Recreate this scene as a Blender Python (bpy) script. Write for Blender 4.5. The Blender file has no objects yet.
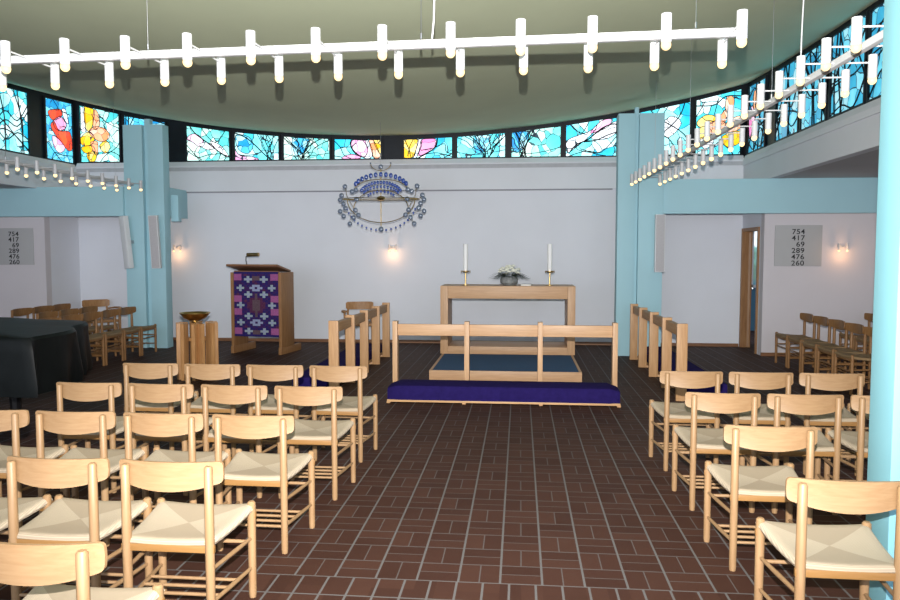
import bpy, bmesh, math, random
from mathutils import Vector, Matrix
random.seed(7)
C = bpy.context.scene.collection
PI = math.pi

# ------------------------------------------------------------------ materials
def nodes(name):
    m = bpy.data.materials.new(name); m.use_nodes = True
    nt = m.node_tree
    return m, nt, nt.nodes['Principled BSDF'], nt.nodes, nt.links

def plain(name, col, rough=0.6, metal=0.0, var=0.08, scale=6.0, spec=0.4, bump=0.0, bscale=60):
    m, nt, b, N, L = nodes(name)
    tc = N.new('ShaderNodeTexCoord'); nz = N.new('ShaderNodeTexNoise'); nz.inputs['Scale'].default_value = scale
    nz.inputs['Detail'].default_value = 4
    L.new(tc.outputs['Object'], nz.inputs['Vector'])
    r = N.new('ShaderNodeValToRGB')
    r.color_ramp.elements[0].color = (*[c*(1-var) for c in col], 1); r.color_ramp.elements[0].position = .3
    r.color_ramp.elements[1].color = (*[min(1, c*(1+var)) for c in col], 1); r.color_ramp.elements[1].position = .7
    L.new(nz.outputs['Fac'], r.inputs['Fac']); L.new(r.outputs['Color'], b.inputs['Base Color'])
    b.inputs['Roughness'].default_value = rough; b.inputs['Metallic'].default_value = metal
    b.inputs['Specular IOR Level'].default_value = spec
    if bump:
        n2 = N.new('ShaderNodeTexNoise'); n2.inputs['Scale'].default_value = bscale; L.new(tc.outputs['Object'], n2.inputs['Vector'])
        bp = N.new('ShaderNodeBump'); bp.inputs['Strength'].default_value = bump; bp.inputs['Distance'].default_value = .01
        L.new(n2.outputs['Fac'], bp.inputs['Height']); L.new(bp.outputs['Normal'], b.inputs['Normal'])
    return m

def wood(name, c1, c2, stretch=(14, 14, 1.6), rough=0.45):
    m, nt, b, N, L = nodes(name)
    tc = N.new('ShaderNodeTexCoord'); mp = N.new('ShaderNodeMapping'); mp.inputs['Scale'].default_value = stretch
    nz = N.new('ShaderNodeTexNoise'); nz.inputs['Scale'].default_value = 3; nz.inputs['Detail'].default_value = 6; nz.inputs['Distortion'].default_value = .6
    L.new(tc.outputs['Object'], mp.inputs['Vector']); L.new(mp.outputs['Vector'], nz.inputs['Vector'])
    r = N.new('ShaderNodeValToRGB'); r.color_ramp.elements[0].position = .3; r.color_ramp.elements[1].position = .72
    r.color_ramp.elements[0].color = (*c1, 1); r.color_ramp.elements[1].color = (*c2, 1)
    L.new(nz.outputs['Fac'], r.inputs['Fac']); L.new(r.outputs['Color'], b.inputs['Base Color'])
    b.inputs['Roughness'].default_value = rough; b.inputs['Specular IOR Level'].default_value = .35
    return m

def emis(name, col, strength, sample=False):
    m, nt, b, N, L = nodes(name)
    b.inputs['Base Color'].default_value = (col[0]*.25, col[1]*.2, col[2]*.15, 1)
    b.inputs['Emission Color'].default_value = (*col, 1); b.inputs['Emission Strength'].default_value = strength
    if not sample: m.cycles.emission_sampling = 'NONE'
    return m

def stained(name, stops, scale=7.0, strength=1.0, line=.022):
    """leaded coloured glass lit by the daylight behind it"""
    m, nt, b, N, L = nodes(name)
    tc = N.new('ShaderNodeTexCoord')
    nz = N.new('ShaderNodeTexNoise'); nz.inputs['Scale'].default_value = 2.2
    L.new(tc.outputs['Object'], nz.inputs['Vector'])
    ad = N.new('ShaderNodeVectorMath'); ad.operation = 'MULTIPLY_ADD'; ad.inputs[1].default_value = (.35, .35, .35)
    L.new(nz.outputs['Color'], ad.inputs[0]); L.new(tc.outputs['Object'], ad.inputs[2])
    v1 = N.new('ShaderNodeTexVoronoi'); v1.feature = 'F1'; v1.inputs['Scale'].default_value = scale
    v2 = N.new('ShaderNodeTexVoronoi'); v2.feature = 'DISTANCE_TO_EDGE'; v2.inputs['Scale'].default_value = scale
    for v in (v1, v2): L.new(ad.outputs[0], v.inputs['Vector'])
    sp = N.new('ShaderNodeSeparateColor'); L.new(v1.outputs['Color'], sp.inputs['Color'])
    n3 = N.new('ShaderNodeTexNoise'); n3.inputs['Scale'].default_value = 3.0; L.new(tc.outputs['Object'], n3.inputs['Vector'])
    mx = N.new('ShaderNodeMath'); mx.operation = 'MULTIPLY_ADD'; mx.inputs[1].default_value = .55
    ma = N.new('ShaderNodeMath'); ma.operation = 'MULTIPLY'; ma.inputs[1].default_value = .55
    L.new(n3.outputs['Fac'], ma.inputs[0]); L.new(sp.outputs['Red'], mx.inputs[0]); L.new(ma.outputs[0], mx.inputs[2])
    r = N.new('ShaderNodeValToRGB')
    while len(r.color_ramp.elements) < len(stops): r.color_ramp.elements.new(.5)
    for i, (p, c) in enumerate(stops):
        r.color_ramp.elements[i].position = p; r.color_ramp.elements[i].color = (*c, 1)
    L.new(mx.outputs[0], r.inputs['Fac'])
    st = N.new('ShaderNodeMath'); st.operation = 'GREATER_THAN'; st.inputs[1].default_value = line
    L.new(v2.outputs['Distance'], st.inputs[0])
    mm = N.new('ShaderNodeMix'); mm.data_type = 'RGBA'; mm.inputs[6].default_value = (.01, .03, .05, 1)
    L.new(st.outputs[0], mm.inputs[0]); L.new(r.outputs['Color'], mm.inputs[7])
    L.new(mm.outputs[2], b.inputs['Base Color']); L.new(mm.outputs[2], b.inputs['Emission Color'])
    b.inputs['Emission Strength'].default_value = strength; b.inputs['Roughness'].default_value = .3
    return m

def brick_floor():
    """clay pavers laid in pairs, each pair turned against the next, and a soldier course across"""
    m, nt, b, N, L = nodes('clay_pavers')
    g = N.new('ShaderNodeNewGeometry'); sx = N.new('ShaderNodeSeparateXYZ'); L.new(g.outputs['Position'], sx.inputs[0])
    def M(op, a, bb=None, c=None):
        n = N.new('ShaderNodeMath'); n.operation = op
        for i, v in enumerate((a, bb, c)):
            if v is None: continue
            if isinstance(v, (int, float)): n.inputs[i].default_value = v
            else: L.new(v, n.inputs[i])
        return n.outputs[0]
    MOD = .2105
    X = M('DIVIDE', M('ADD', sx.outputs[0], .09+20*MOD), MOD); Y = M('DIVIDE', M('ADD', sx.outputs[1], -3.612+40*MOD), MOD)
    fx, fy = M('FRACT', X), M('FRACT', Y); ix, iy = M('FLOOR', X), M('FLOOR', Y)
    par = M('MODULO', M('ADD', ix, iy), 2.0)
    def edge(f, w):  # 1 in joint
        d = M('MINIMUM', f, M('SUBTRACT', 1.0, f)); return M('LESS_THAN', d, w)
    jx = edge(fx, .028); jy = edge(fy, .024)
    hx = M('LESS_THAN', M('ABSOLUTE', M('SUBTRACT', fx, .5)), .016); hy = M('LESS_THAN', M('ABSOLUTE', M('SUBTRACT', fy, .5)), .016)
    half = M('ADD', M('MULTIPLY', hx, par), M('MULTIPLY', hy, M('SUBTRACT', 1.0, par)))
    j1 = M('MINIMUM', M('ADD', jx, M('MULTIPLY', M('MAXIMUM', jy, half), .62)), 1.0)
    # soldier course nearer than y=3.612
    X2 = M('DIVIDE', M('ADD', sx.outputs[0], 10.0), .131); Y2 = M('DIVIDE', M('ADD', sx.outputs[1], -3.612+8.0), .2)
    f2, g2 = M('FRACT', X2), M('FRACT', Y2)
    j2 = M('MINIMUM', M('ADD', edge(f2, .045), edge(g2, .027)), 1.0)
    near = M('LESS_THAN', sx.outputs[1], 3.612)
    J = M('ADD', M('MULTIPLY', j2, near), M('MULTIPLY', j1, M('SUBTRACT', 1.0, near)))
    # brick id colour
    idx = M('ADD', M('MULTIPLY', ix, 2.0), M('MULTIPLY', M('GREATER_THAN', fx, .5), par))
    idy = M('ADD', M('MULTIPLY', iy, 2.0), M('MULTIPLY', M('GREATER_THAN', fy, .5), M('SUBTRACT', 1.0, par)))
    cb = N.new('ShaderNodeCombineXYZ'); L.new(idx, cb.inputs[0]); L.new(idy, cb.inputs[1])
    wn = N.new('ShaderNodeTexWhiteNoise'); L.new(cb.outputs[0], wn.inputs['Vector'])
    r = N.new('ShaderNodeValToRGB'); r.color_ramp.elements.new(.5)
    for i, c in enumerate([(.040, .0175, .013), (.054, .024, .0175), (.068, .031, .022)]):
        r.color_ramp.elements[i].color = (*c, 1)
    nz = N.new('ShaderNodeTexNoise'); nz.inputs['Scale'].default_value = 4; L.new(g.outputs['Position'], nz.inputs['Vector'])
    L.new(M('MULTIPLY_ADD', wn.outputs['Value'], .6, M('MULTIPLY', nz.outputs['Fac'], .4)), r.inputs['Fac'])
    mm = N.new('ShaderNodeMix'); mm.data_type = 'RGBA'; L.new(J, mm.inputs[0]); L.new(r.outputs['Color'], mm.inputs[6]); mm.inputs[7].default_value = (.125, .115, .115, 1)
    L.new(mm.outputs[2], b.inputs['Base Color'])
    b.inputs['Roughness'].default_value = .6; b.inputs['Specular IOR Level'].default_value = .1
    bp = N.new('ShaderNodeBump'); bp.inputs['Strength'].default_value = .35; bp.inputs['Distance'].default_value = .004; bp.invert = True
    L.new(J, bp.inputs['Height']); L.new(bp.outputs['Normal'], b.inputs['Normal'])
    return m

def cord(name, col, axis):
    m, nt, b, N, L = nodes(name)
    tc = N.new('ShaderNodeTexCoord'); w = N.new('ShaderNodeTexWave'); w.bands_direction = axis
    w.inputs['Scale'].default_value = 55; w.inputs['Distortion'].default_value = .4
    L.new(tc.outputs['Object'], w.inputs['Vector'])
    r = N.new('ShaderNodeValToRGB'); r.color_ramp.elements[0].color = (*[c*.72 for c in col], 1); r.color_ramp.elements[1].color = (*col, 1)
    L.new(w.outputs['Fac'], r.inputs['Fac']); L.new(r.outputs['Color'], b.inputs['Base Color'])
    bp = N.new('ShaderNodeBump'); bp.inputs['Strength'].default_value = .4; bp.inputs['Distance'].default_value = .003
    L.new(w.outputs['Fac'], bp.inputs['Height']); L.new(bp.outputs['Normal'], b.inputs['Normal'])
    b.inputs['Roughness'].default_value = .8
    return m

W = dict(
    wall=plain('white_wall', (.72, .74, .80), .9, var=.02, scale=1.5, spec=.1, bump=.05, bscale=90),
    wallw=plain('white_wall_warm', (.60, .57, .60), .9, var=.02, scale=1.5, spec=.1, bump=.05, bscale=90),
    fascia=plain('grey_painted_fascia', (.70, .72, .77), .8, var=.02, scale=2, spec=.1),
    ceil=plain('sage_green_ceiling', (.62, .675, .475), .9, var=.04, scale=.9, spec=.08),
    aisle=plain('grey_aisle_ceiling', (.50, .50, .52), .9, var=.03, scale=1, spec=.1),
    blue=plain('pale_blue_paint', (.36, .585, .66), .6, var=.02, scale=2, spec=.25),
    bluen=plain('pale_blue_paint_by_entrance', (.20, .43, .50), .6, var=.02, scale=2, spec=.2),  # same pale blue, darkened in the colour to offset the close flash
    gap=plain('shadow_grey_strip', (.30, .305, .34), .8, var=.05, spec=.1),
    band=plain('mid_grey_strip', (.46, .47, .50), .8, var=.06, scale=9, spec=.1),
    dark=plain('black_window_frame', (.006, .009, .014), .5, var=.2, spec=.3),
    floor=brick_floor(),
    beech=wood('light_beech', (.265, .155, .075), (.315, .195, .100), (14, 14, 1.6)),
    beech_x=wood('light_beech_lengthwise', (.265, .155, .075), (.32, .20, .103), (2, 22, 26)),
    rail=wood('orange_beech_rail', (.23, .115, .032), (.27, .14, .05), (2, 20, 20)),
    oak=wood('honey_oak', (.42, .225, .10), (.55, .325, .16), (16, 16, 1.2)),
    oak_x=wood('honey_oak_lengthwise', (.47, .26, .12), (.62, .375, .19), (1.2, 16, 18)),
    oak_y=wood('honey_oak_along', (.36, .19, .085), (.48, .28, .135), (16, 1.2, 18)),
    font=wood('orange_oak', (.36, .17, .06), (.50, .27, .11), (16, 16, 1.2)),
    pine=wood('brown_pine', (.24, .115, .045), (.33, .17, .07), (14, 14, 1.2)),
    pine_x=wood('brown_pine_trim', (.17, .075, .035), (.25, .12, .055), (1.2, 12, 12)),
    old=wood('brown_armchair_wood', (.30, .15, .06), (.42, .23, .10), (10, 10, 3)),
    aged=wood('aged_brown_beech', (.20, .095, .032), (.27, .14, .055), (12, 12, 2)),  # beech of the wing chairs, the wing's shade put into its colour
    aged_cord=cord('aged_brown_cord', (.30, .19, .09), 'X'),  # seat cord darkened likewise for the shaded wings
    pale=wood('pale_oak', (.44, .255, .13), (.56, .345, .19), (16, 16, 1.2)),
    pale_x=wood('pale_oak_lengthwise', (.45, .26, .135), (.57, .35, .195), (1.2, 16, 18)),
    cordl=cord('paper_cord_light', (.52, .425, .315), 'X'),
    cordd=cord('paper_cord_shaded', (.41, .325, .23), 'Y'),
    purple=plain('violet_blue_velvet', (.017, .0105, .080), .95, var=.12, scale=20, spec=.05),
    carpet=plain('slate_blue_carpet', (.07, .125, .235), .95, var=.25, scale=90, spec=.05, bump=.3, bscale=300),
    cover=plain('black_vinyl_cover', (.004, .005, .0052), .45, var=.2, scale=5, spec=.09, bump=.25, bscale=9),
    blackp=plain('black_lacquer', (.008, .008, .009), .3, var=.1, spec=.5),
    white=plain('white_enamel', (.52, .53, .55), .4, var=.01, spec=.4),
    bulb=emis('warm_bulb', (1.0, .72, .36), 1.9),
    chrome=plain('steel', (.55, .55, .56), .3, 1.0, var=.03),
    brass=plain('brass', (.62, .42, .16), .28, 1.0, var=.08, scale=20),
    dbrass=plain('dark_brass', (.40, .29, .13), .35, 1.0, var=.1, scale=20),
    disc=plain('smoky_blue_glass', (.14, .175, .24), .15, 0, var=.25, scale=40, spec=.8),
    bead=plain('cobalt_bead', (.035, .08, .33), .2, 0, var=.2, scale=40, spec=.8),
    wax=plain('white_wax', (.82, .82, .82), .5, var=.02),
    pot=plain('grey_stone_bowl', (.20, .21, .21), .5, var=.3, scale=30),
    leaf=plain('dark_green_leaf', (.03, .075, .03), .5, var=.35, scale=30),
    petal=plain('cream_petal', (.78, .78, .68), .7, var=.06, scale=30),
    paper=plain('paper_white', (.75, .74, .70), .8, var=.03),
    board=plain('light_grey_board', (.43, .43, .44), .7, var=.015, spec=.15),
    ink=plain('black_numerals', (.012, .012, .014), .6, var=.1),
    spk=plain('grey_speaker_cloth', (.44, .43, .45), .8, var=.05, scale=60),
    spkw=plain('white_speaker_case', (.68, .70, .72), .5, var=.02),
    room=plain('blue_room_wall', (.05, .14, .22), .8, var=.05),
)
Q = dict(
    violet=plain('cloth_deep_violet', (0.048, 0.020, 0.095), .9, var=.2, scale=60, spec=.05),
    pale=plain('cloth_pale_blue', (0.286, 0.340, 0.381), .9, var=.1, scale=60, spec=.05),
    sky=plain('cloth_light_lilac', (0.272, 0.306, 0.462), .9, var=.1, scale=60, spec=.05),
    pink=plain('cloth_magenta_pink', (0.313, 0.095, 0.245), .9, var=.12, scale=60, spec=.05),
    maroon=plain('cloth_maroon', (0.088, 0.027, 0.068), .9, var=.2, scale=60, spec=.05),
    taupe=plain('cloth_taupe', (0.109, 0.068, 0.088), .9, var=.15, scale=60, spec=.05),
    navy=plain('cloth_navy', (0.027, 0.020, 0.116), .9, var=.2, scale=60, spec=.05),
)
GS = 1.25
G = dict(
    cyan=stained('glass_cyan', [(.15, (.0, .30, .58)), (.32, (.02, .52, .74)), (.5, (.12, .72, .80)), (.68, (.45, .86, .88)), (.85, (.80, .95, .96))], 4.3, GS),
    teal=stained('glass_teal', [(.15, (.02, .42, .52)), (.38, (.10, .66, .66)), (.6, (.40, .82, .76)), (.85, (.78, .95, .88))], 5.6, GS, .026),
    blue=stained('glass_blue', [(.15, (.0, .16, .50)), (.4, (.02, .36, .72)), (.62, (.10, .60, .82)), (.85, (.45, .80, .90))], 7, GS, .026),
    dim=stained('glass_dim_blue', [(.15, (.01, .12, .26)), (.4, (.03, .27, .42)), (.62, (.10, .42, .55)), (.85, (.30, .50, .56))], 4.5, GS*1.2, .026),
    pink=stained('glass_pink', [(.2, (.80, .20, .52)), (.5, (.88, .42, .70)), (.8, (.92, .68, .84))], 5, GS),
    white=stained('glass_white', [(.2, (.72, .82, .90)), (.8, (.95, .92, .95))], 5, GS),
    red=stained('glass_red', [(.2, (.72, .03, .02)), (.8, (.88, .10, .04))], 5, GS),
    orange=stained('glass_orange', [(.2, (.85, .28, .08)), (.5, (.90, .42, .22)), (.8, (.92, .60, .45))], 6, GS),
    yellow=stained('glass_yellow', [(.2, (.85, .42, .0)), (.5, (.92, .60, .02)), (.8, (.95, .80, .30))], 6, GS),
    amber=stained('glass_amber', [(.2, (.40, .22, .10)), (.8, (.62, .42, .25))], 5, GS),
)

# ------------------------------------------------------------------ geometry helpers
class MB:
    def __init__(self): self.bm = bmesh.new(); self.mi = 0
    def _tag(self, fs):
        for f in fs: f.material_index = self.mi
    def box(self, x0, x1, y0, y1, z0, z1, bev=0.0, M=None):
        r = bmesh.ops.create_cube(self.bm, size=1.0); vs = r['verts']
        bmesh.ops.scale(self.bm, vec=(x1-x0, y1-y0, z1-z0), verts=vs)
        bmesh.ops.translate(self.bm, vec=((x0+x1)/2, (y0+y1)/2, (z0+z1)/2), verts=vs)
        if M is not None: bmesh.ops.transform(self.bm, matrix=M, verts=vs)
        fs = {f for v in vs for f in v.link_faces}; self._tag(fs)
        if bev:
            es = list({e for v in vs for e in v.link_edges})
            o = bmesh.ops.bevel(self.bm, geom=es, offset=bev, segments=2, affect='EDGES', profile=.6)
            self._tag(o['faces'])
        return self
    def cyl(self, a, b, r0, r1=None, seg=12, caps=True):
        return self.tube([a, b], [r0, r0 if r1 is None else r1], seg, caps)
    def tube(self, pts, r, seg=10, caps=True, closed=False):
        pts = [Vector(p) for p in pts]; n = len(pts)
        rs = r if isinstance(r, (list, tuple)) else [r]*n
        up = None; rings = []
        for i, p in enumerate(pts):
            if closed: t = pts[(i+1) % n]-pts[i-1]
            else: t = pts[min(i+1, n-1)]-pts[max(i-1, 0)]
            t.normalize()
            if up is None: up = Vector((0, 0, 1)) if abs(t.z) < .9 else Vector((1, 0, 0))
            x = up.cross(t)
            if x.length < 1e-4: x = Vector((1, 0, 0)).cross(t)
            x.normalize(); y = t.cross(x); up = y
            rings.append([self.bm.verts.new(p+(x*math.cos(2*PI*k/seg)+y*math.sin(2*PI*k/seg))*rs[i]) for k in range(seg)])
        fs = []
        for i in range(n if closed else n-1):
            A, B = rings[i], rings[(i+1) % n]
            for k in range(seg): fs.append(self.bm.faces.new((A[k], A[(k+1) % seg], B[(k+1) % seg], B[k])))
        if caps and not closed:
            fs.append(self.bm.faces.new(rings[0][::-1])); fs.append(self.bm.faces.new(rings[-1]))
        self._tag(fs); return self
    def lathe(self, prof, c=(0, 0, 0), seg=20):
        c = Vector(c); rings = []
        for (r, z) in prof:
            if r < 1e-5: rings.append([self.bm.verts.new(c+Vector((0, 0, z)))])
            else: rings.append([self.bm.verts.new(c+Vector((r*math.cos(2*PI*k/seg), r*math.sin(2*PI*k/seg), z))) for k in range(seg)])
        fs = []
        for A, B in zip(rings, rings[1:]):
            for k in range(seg):
                a = [A[k % len(A)], A[(k+1) % len(A)], B[(k+1) % len(B)], B[k % len(B)]]
                u = []
                for v in a:
                    if v not in u: u.append(v)
                if len(u) > 2: fs.append(self.bm.faces.new(u))
        self._tag(fs); return self
    def ball(self, c, r, sq=(1, 1, 1), seg=10, rings=7):
        pr = [(r*math.sin(PI*i/rings), -r*math.cos(PI*i/rings)) for i in range(rings+1)]
        n0 = len(self.bm.verts); self.bm.verts.ensure_lookup_table()
        self.lathe(pr, (0, 0, 0), seg); self.bm.verts.ensure_lookup_table()
        for v in self.bm.verts[n0:]: v.co = Vector((v.co.x*sq[0], v.co.y*sq[1], v.co.z*sq[2]))+Vector(c)
        return self
    def face(self, pts):
        f = self.bm.faces.new([self.bm.verts.new(p) for p in pts]); self._tag([f]); return self
    def prism(self, base, off):
        off = Vector(off); a = [self.bm.verts.new(p) for p in base]; b = [self.bm.verts.new(Vector(p)+off) for p in base]; n = len(a)
        fs = [self.bm.faces.new(a[::-1]), self.bm.faces.new(b)]
        for i in range(n): fs.append(self.bm.faces.new((a[i], a[(i+1) % n], b[(i+1) % n], b[i])))
        self._tag(fs); return self
    def grid(self, P):
        V = [[self.bm.verts.new(p) for p in row] for row in P]; fs = []
        for A, B in zip(V, V[1:]):
            for i in range(len(A)-1): fs.append(self.bm.faces.new((A[i], A[i+1], B[i+1], B[i])))
        self._tag(fs); return self
    def build(self, name, mats, parent=None, smooth=True, kind=None):
        bm = self.bm
        bmesh.ops.remove_doubles(bm, verts=bm.verts[:], dist=1e-6)
        bmesh.ops.recalc_face_normals(bm, faces=bm.faces[:])
        me = bpy.data.meshes.new(name); bm.to_mesh(me); bm.free()
        for m in (mats if isinstance(mats, (list, tuple)) else [mats]): me.materials.append(m)
        if smooth:
            for p in me.polygons: p.use_smooth = True
            me.set_sharp_from_angle(angle=math.radians(35))
        o = bpy.data.objects.new(name, me); C.objects.link(o)
        if parent: o.parent = parent
        if kind: o['kind'] = kind
        return o

def thing(name, label, cat, loc=(0, 0, 0), rz=0.0, group=None):
    o = bpy.data.objects.new(name, None); C.objects.link(o); o.empty_display_size = .1
    o.location = loc; o.rotation_euler = (0, 0, rz); o['label'] = label; o['category'] = cat
    if group: o['group'] = group
    return o
def tag(o, label, cat, group=None):
    o['label'] = label; o['category'] = cat
    if group: o['group'] = group
    return o
def kids(o, every): return [c for c in every if c.parent == o]
def old_wood(root):  # gives wing chairs the colours with shade painted in
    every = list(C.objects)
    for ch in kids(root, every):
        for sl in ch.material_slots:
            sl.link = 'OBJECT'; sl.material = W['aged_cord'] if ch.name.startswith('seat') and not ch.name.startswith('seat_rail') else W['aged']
def copy_tree(root, loc, rz, label):
    every = list(C.objects)
    r = root.copy(); C.objects.link(r); r.location = loc; r.rotation_euler = (0, 0, rz); r['label'] = label
    for ch in kids(root, every):
        c = ch.copy(); C.objects.link(c); c.parent = r
        for g in kids(ch, every):
            d = g.copy(); C.objects.link(d); d.parent = c
    return r
def struct(name, mb, mat, smooth=False): return mb.build(name, mat, None, smooth, 'structure')

# ------------------------------------------------------------------ the setting
XL, XR, YB, XC = -8.35, 3.85, 13.4, -2.35
def ceil_z(x, y): return 3.625+.0205*(x-XC)**2+.0057*(y-8.2)**2

struct('floor', MB().box(-13, 8, -4, 17, -.1, 0), W['floor'])
P = [[(XL-.15+(XR-XL+.3)*i/40, -3+16.7*j/40, ceil_z(XL-.15+(XR-XL+.3)*i/40, -3+16.7*j/40)) for i in range(41)] for j in range(41)]
o = struct('ceiling', MB().grid(P), W['ceil'], True)

# back wall: plain wall, a proud upper band with the window sill above
struct('wall_back', MB().box(-9.2, 3.99, 13.42, 13.6, 0, 3.2), W['wall'])
struct('wall_back_upper', MB().box(XL, XR, 13.375, 13.419, 2.79, 3.17), W['fascia'])
struct('trim_1', MB().prism([(XL, 13.34, 3.235), (XL, 13.46, 3.235), (XL, 13.46, 3.345), (XL, 13.41, 3.345), (XL, 13.34, 3.26)], (XR-XL, 0, 0)), W['fascia'])
struct('trim_4', MB().box(XL, XR, 13.36, 13.42, 3.17, 3.234), W['band'])
struct('trim_5', MB().box(-6.25, 1.62, 13.378, 13.419, 2.768, 2.79), W['gap'])  # thin dark strip painted in as the shadow line below the upper band
struct('wall_back_clerestory', MB().box(XL-.1, XR+.1, 13.46, 13.5, 3.2, 4.85), W['dark'])
# side upper walls above the aisles
struct('wall_right_upper', MB().box(3.852, 3.99, 0, 13.46, 2.81, 3.16), W['fascia'])
struct('trim_2', MB().prism([(3.83, 0, 3.16), (3.99, 0, 3.16), (3.99, 0, 3.33), (3.87, 0, 3.33), (3.83, 0, 3.24)], (0, 13.36, 0)), W['fascia'])
struct('wall_right_clerestory', MB().box(3.91, 3.95, 0, 13.5, 3.33, 4.95), W['dark'])
struct('wall_left_upper', MB().box(-8.49, -8.352, 0, 13.46, 2.77, 3.14), W['fascia'])
struct('trim_3', MB().prism([(-8.33, 0, 3.14), (-8.49, 0, 3.14), (-8.49, 0, 3.31), (-8.37, 0, 3.31), (-8.33, 0, 3.22)], (0, 13.36, 0)), W['fascia'])
struct('wall_left_clerestory', MB().box(-8.46, -8.42, 0, 13.5, 3.31, 4.95), W['dark'])
# aisles
struct('ceiling_right_aisle', MB().box(3.99, 8, 0, 12.4, 2.81, 2.9), W['aisle'])
struct('ceiling_left_aisle', MB().box(-13, -8.49, 0, 12.42, 2.77, 2.86), W['aisle'])
struct('ceiling_right_recess', MB().box(2.0, 4.0, 12.1, 13.42, 2.72, 2.78), W['wall'])
struct('ceiling_left_recess', MB().box(-8.5, -6.6, 12.4, 13.42, 2.72, 2.77), W['wall'])
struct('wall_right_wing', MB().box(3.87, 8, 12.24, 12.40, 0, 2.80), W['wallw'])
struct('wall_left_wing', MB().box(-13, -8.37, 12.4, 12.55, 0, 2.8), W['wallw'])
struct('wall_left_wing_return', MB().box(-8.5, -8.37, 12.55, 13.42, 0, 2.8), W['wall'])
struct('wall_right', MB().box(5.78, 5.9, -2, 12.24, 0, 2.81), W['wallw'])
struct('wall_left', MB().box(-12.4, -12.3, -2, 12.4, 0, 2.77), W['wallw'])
# wall with the door opening (x=3.87), door 12.62..13.36 wide, 2.06 high
struct('wall_right_wing_return', MB().box(3.87, 4.0, 13.38, 13.42, 0, 2.8).box(3.87, 4.0, 12.40, 12.46, 0, 2.8).box(3.87, 4.0, 12.46, 13.38, 2.07, 2.8), W['wall'])
d = MB().box(3.845, 4.02, 12.46, 12.52, 0, 2.075, .004).box(3.845, 4.02, 13.32, 13.38, 0, 2.075, .004).box(3.845, 4.02, 12.52, 13.32, 2.02, 2.075, .004)
d = d.build('door_1', W['pine'], None, False, 'structure')
lf = MB().box(0, .04, 0, .60, .01, 2.0, .003).build('door_leaf', W['pine'], d, False); lf.location = (3.955, 13.315, 0); lf.rotation_euler = (0, 0, math.radians(-16))
hb = MB().cyl((.04, .54, 1.02), (.09, .54, 1.02), .011).cyl((.085, .54, 1.02), (.085, .43, 1.02), .009).build('door_handle', W['chrome'], lf)
# sacristy behind the door
struct('wall_sacristy_back', MB().box(4.0, 8, 16.2, 16.3, 0, .92).box(4.0, 8, 16.2, 16.3, 2.5, 2.9).box(6.2, 8, 16.2, 16.3, .92, 2.5).box(4.0, 4.2, 16.2, 16.3, .92, 2.5), W['room'])
struct('ceiling_sacristy', MB().box(4.0, 8, 12.5, 16.3, 2.9, 3.0), W['wall'])
struct('wall_sacristy_right', MB().box(7.9, 8, 12.5, 16.2, 0, 2.9), W['room'])
wn = MB()
for a in (4.2, 4.86, 5.5, 6.14): wn.box(a, a+.06, 16.2, 16.26, .92, 2.5)
wn.box(4.26, 6.14, 16.2, 16.26, .92, .98).box(4.26, 6.14, 16.2, 16.26, 2.44, 2.5)
wn = wn.build('window_20', W['white'], None, False, 'structure')
gp = bpy.data.materials.new('garden_view_glass'); gp.use_nodes = True
nt = gp.node_tree; b = nt.nodes['Principled BSDF']; g = nt.nodes.new('ShaderNodeNewGeometry'); sp = nt.nodes.new('ShaderNodeSeparateXYZ')
nt.links.new(g.outputs['Position'], sp.inputs[0])
nz = nt.nodes.new('ShaderNodeTexNoise'); nz.inputs['Scale'].default_value = 7; nt.links.new(g.outputs['Position'], nz.inputs['Vector'])
ma = nt.nodes.new('ShaderNodeMath'); ma.operation = 'MULTIPLY_ADD'; ma.inputs[1].default_value = .8; nt.links.new(nz.outputs['Fac'], ma.inputs[0]); nt.links.new(sp.outputs[2], ma.inputs[2])
mr = nt.nodes.new('ShaderNodeMapRange'); mr.inputs['From Min'].default_value = 1.3; mr.inputs['From Max'].default_value = 2.5; nt.links.new(ma.outputs[0], mr.inputs[0])
cr = nt.nodes.new('ShaderNodeValToRGB'); cr.color_ramp.elements.new(.6); cr.color_ramp.elements.new(.78)
for i, (p_, c_) in enumerate([(0, (.05, .12, .16)), (.35, (.10, .17, .13)), (.68, (.16, .36, .34)), (.82, (.85, .92, .95))]):
    cr.color_ramp.elements[i].position = p_; cr.color_ramp.elements[i].color = (*c_, 1)
nt.links.new(mr.outputs[0], cr.inputs[0]); nt.links.new(cr.outputs[0], b.inputs['Emission Color']); nt.links.new(cr.outputs[0], b.inputs['Base Color'])
b.inputs['Emission Strength'].default_value = 1.1
MB().box(4.24, 6.16, 16.225, 16.235, .95, 2.46).build('pane', gp, wn, False)

# skirting boards
struct('baseboard_back', MB().box(-8.36, 3.84, 13.385, 13.42, 0, .055), W['pine_x'])
struct('baseboard_right', MB().box(3.86, 5.78, 12.205, 12.24, 0, .055), W['pine_x'])
struct('baseboard_left', MB().box(-12.3, -8.38, 12.365, 12.4, 0, .055), W['pine_x'])

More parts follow.
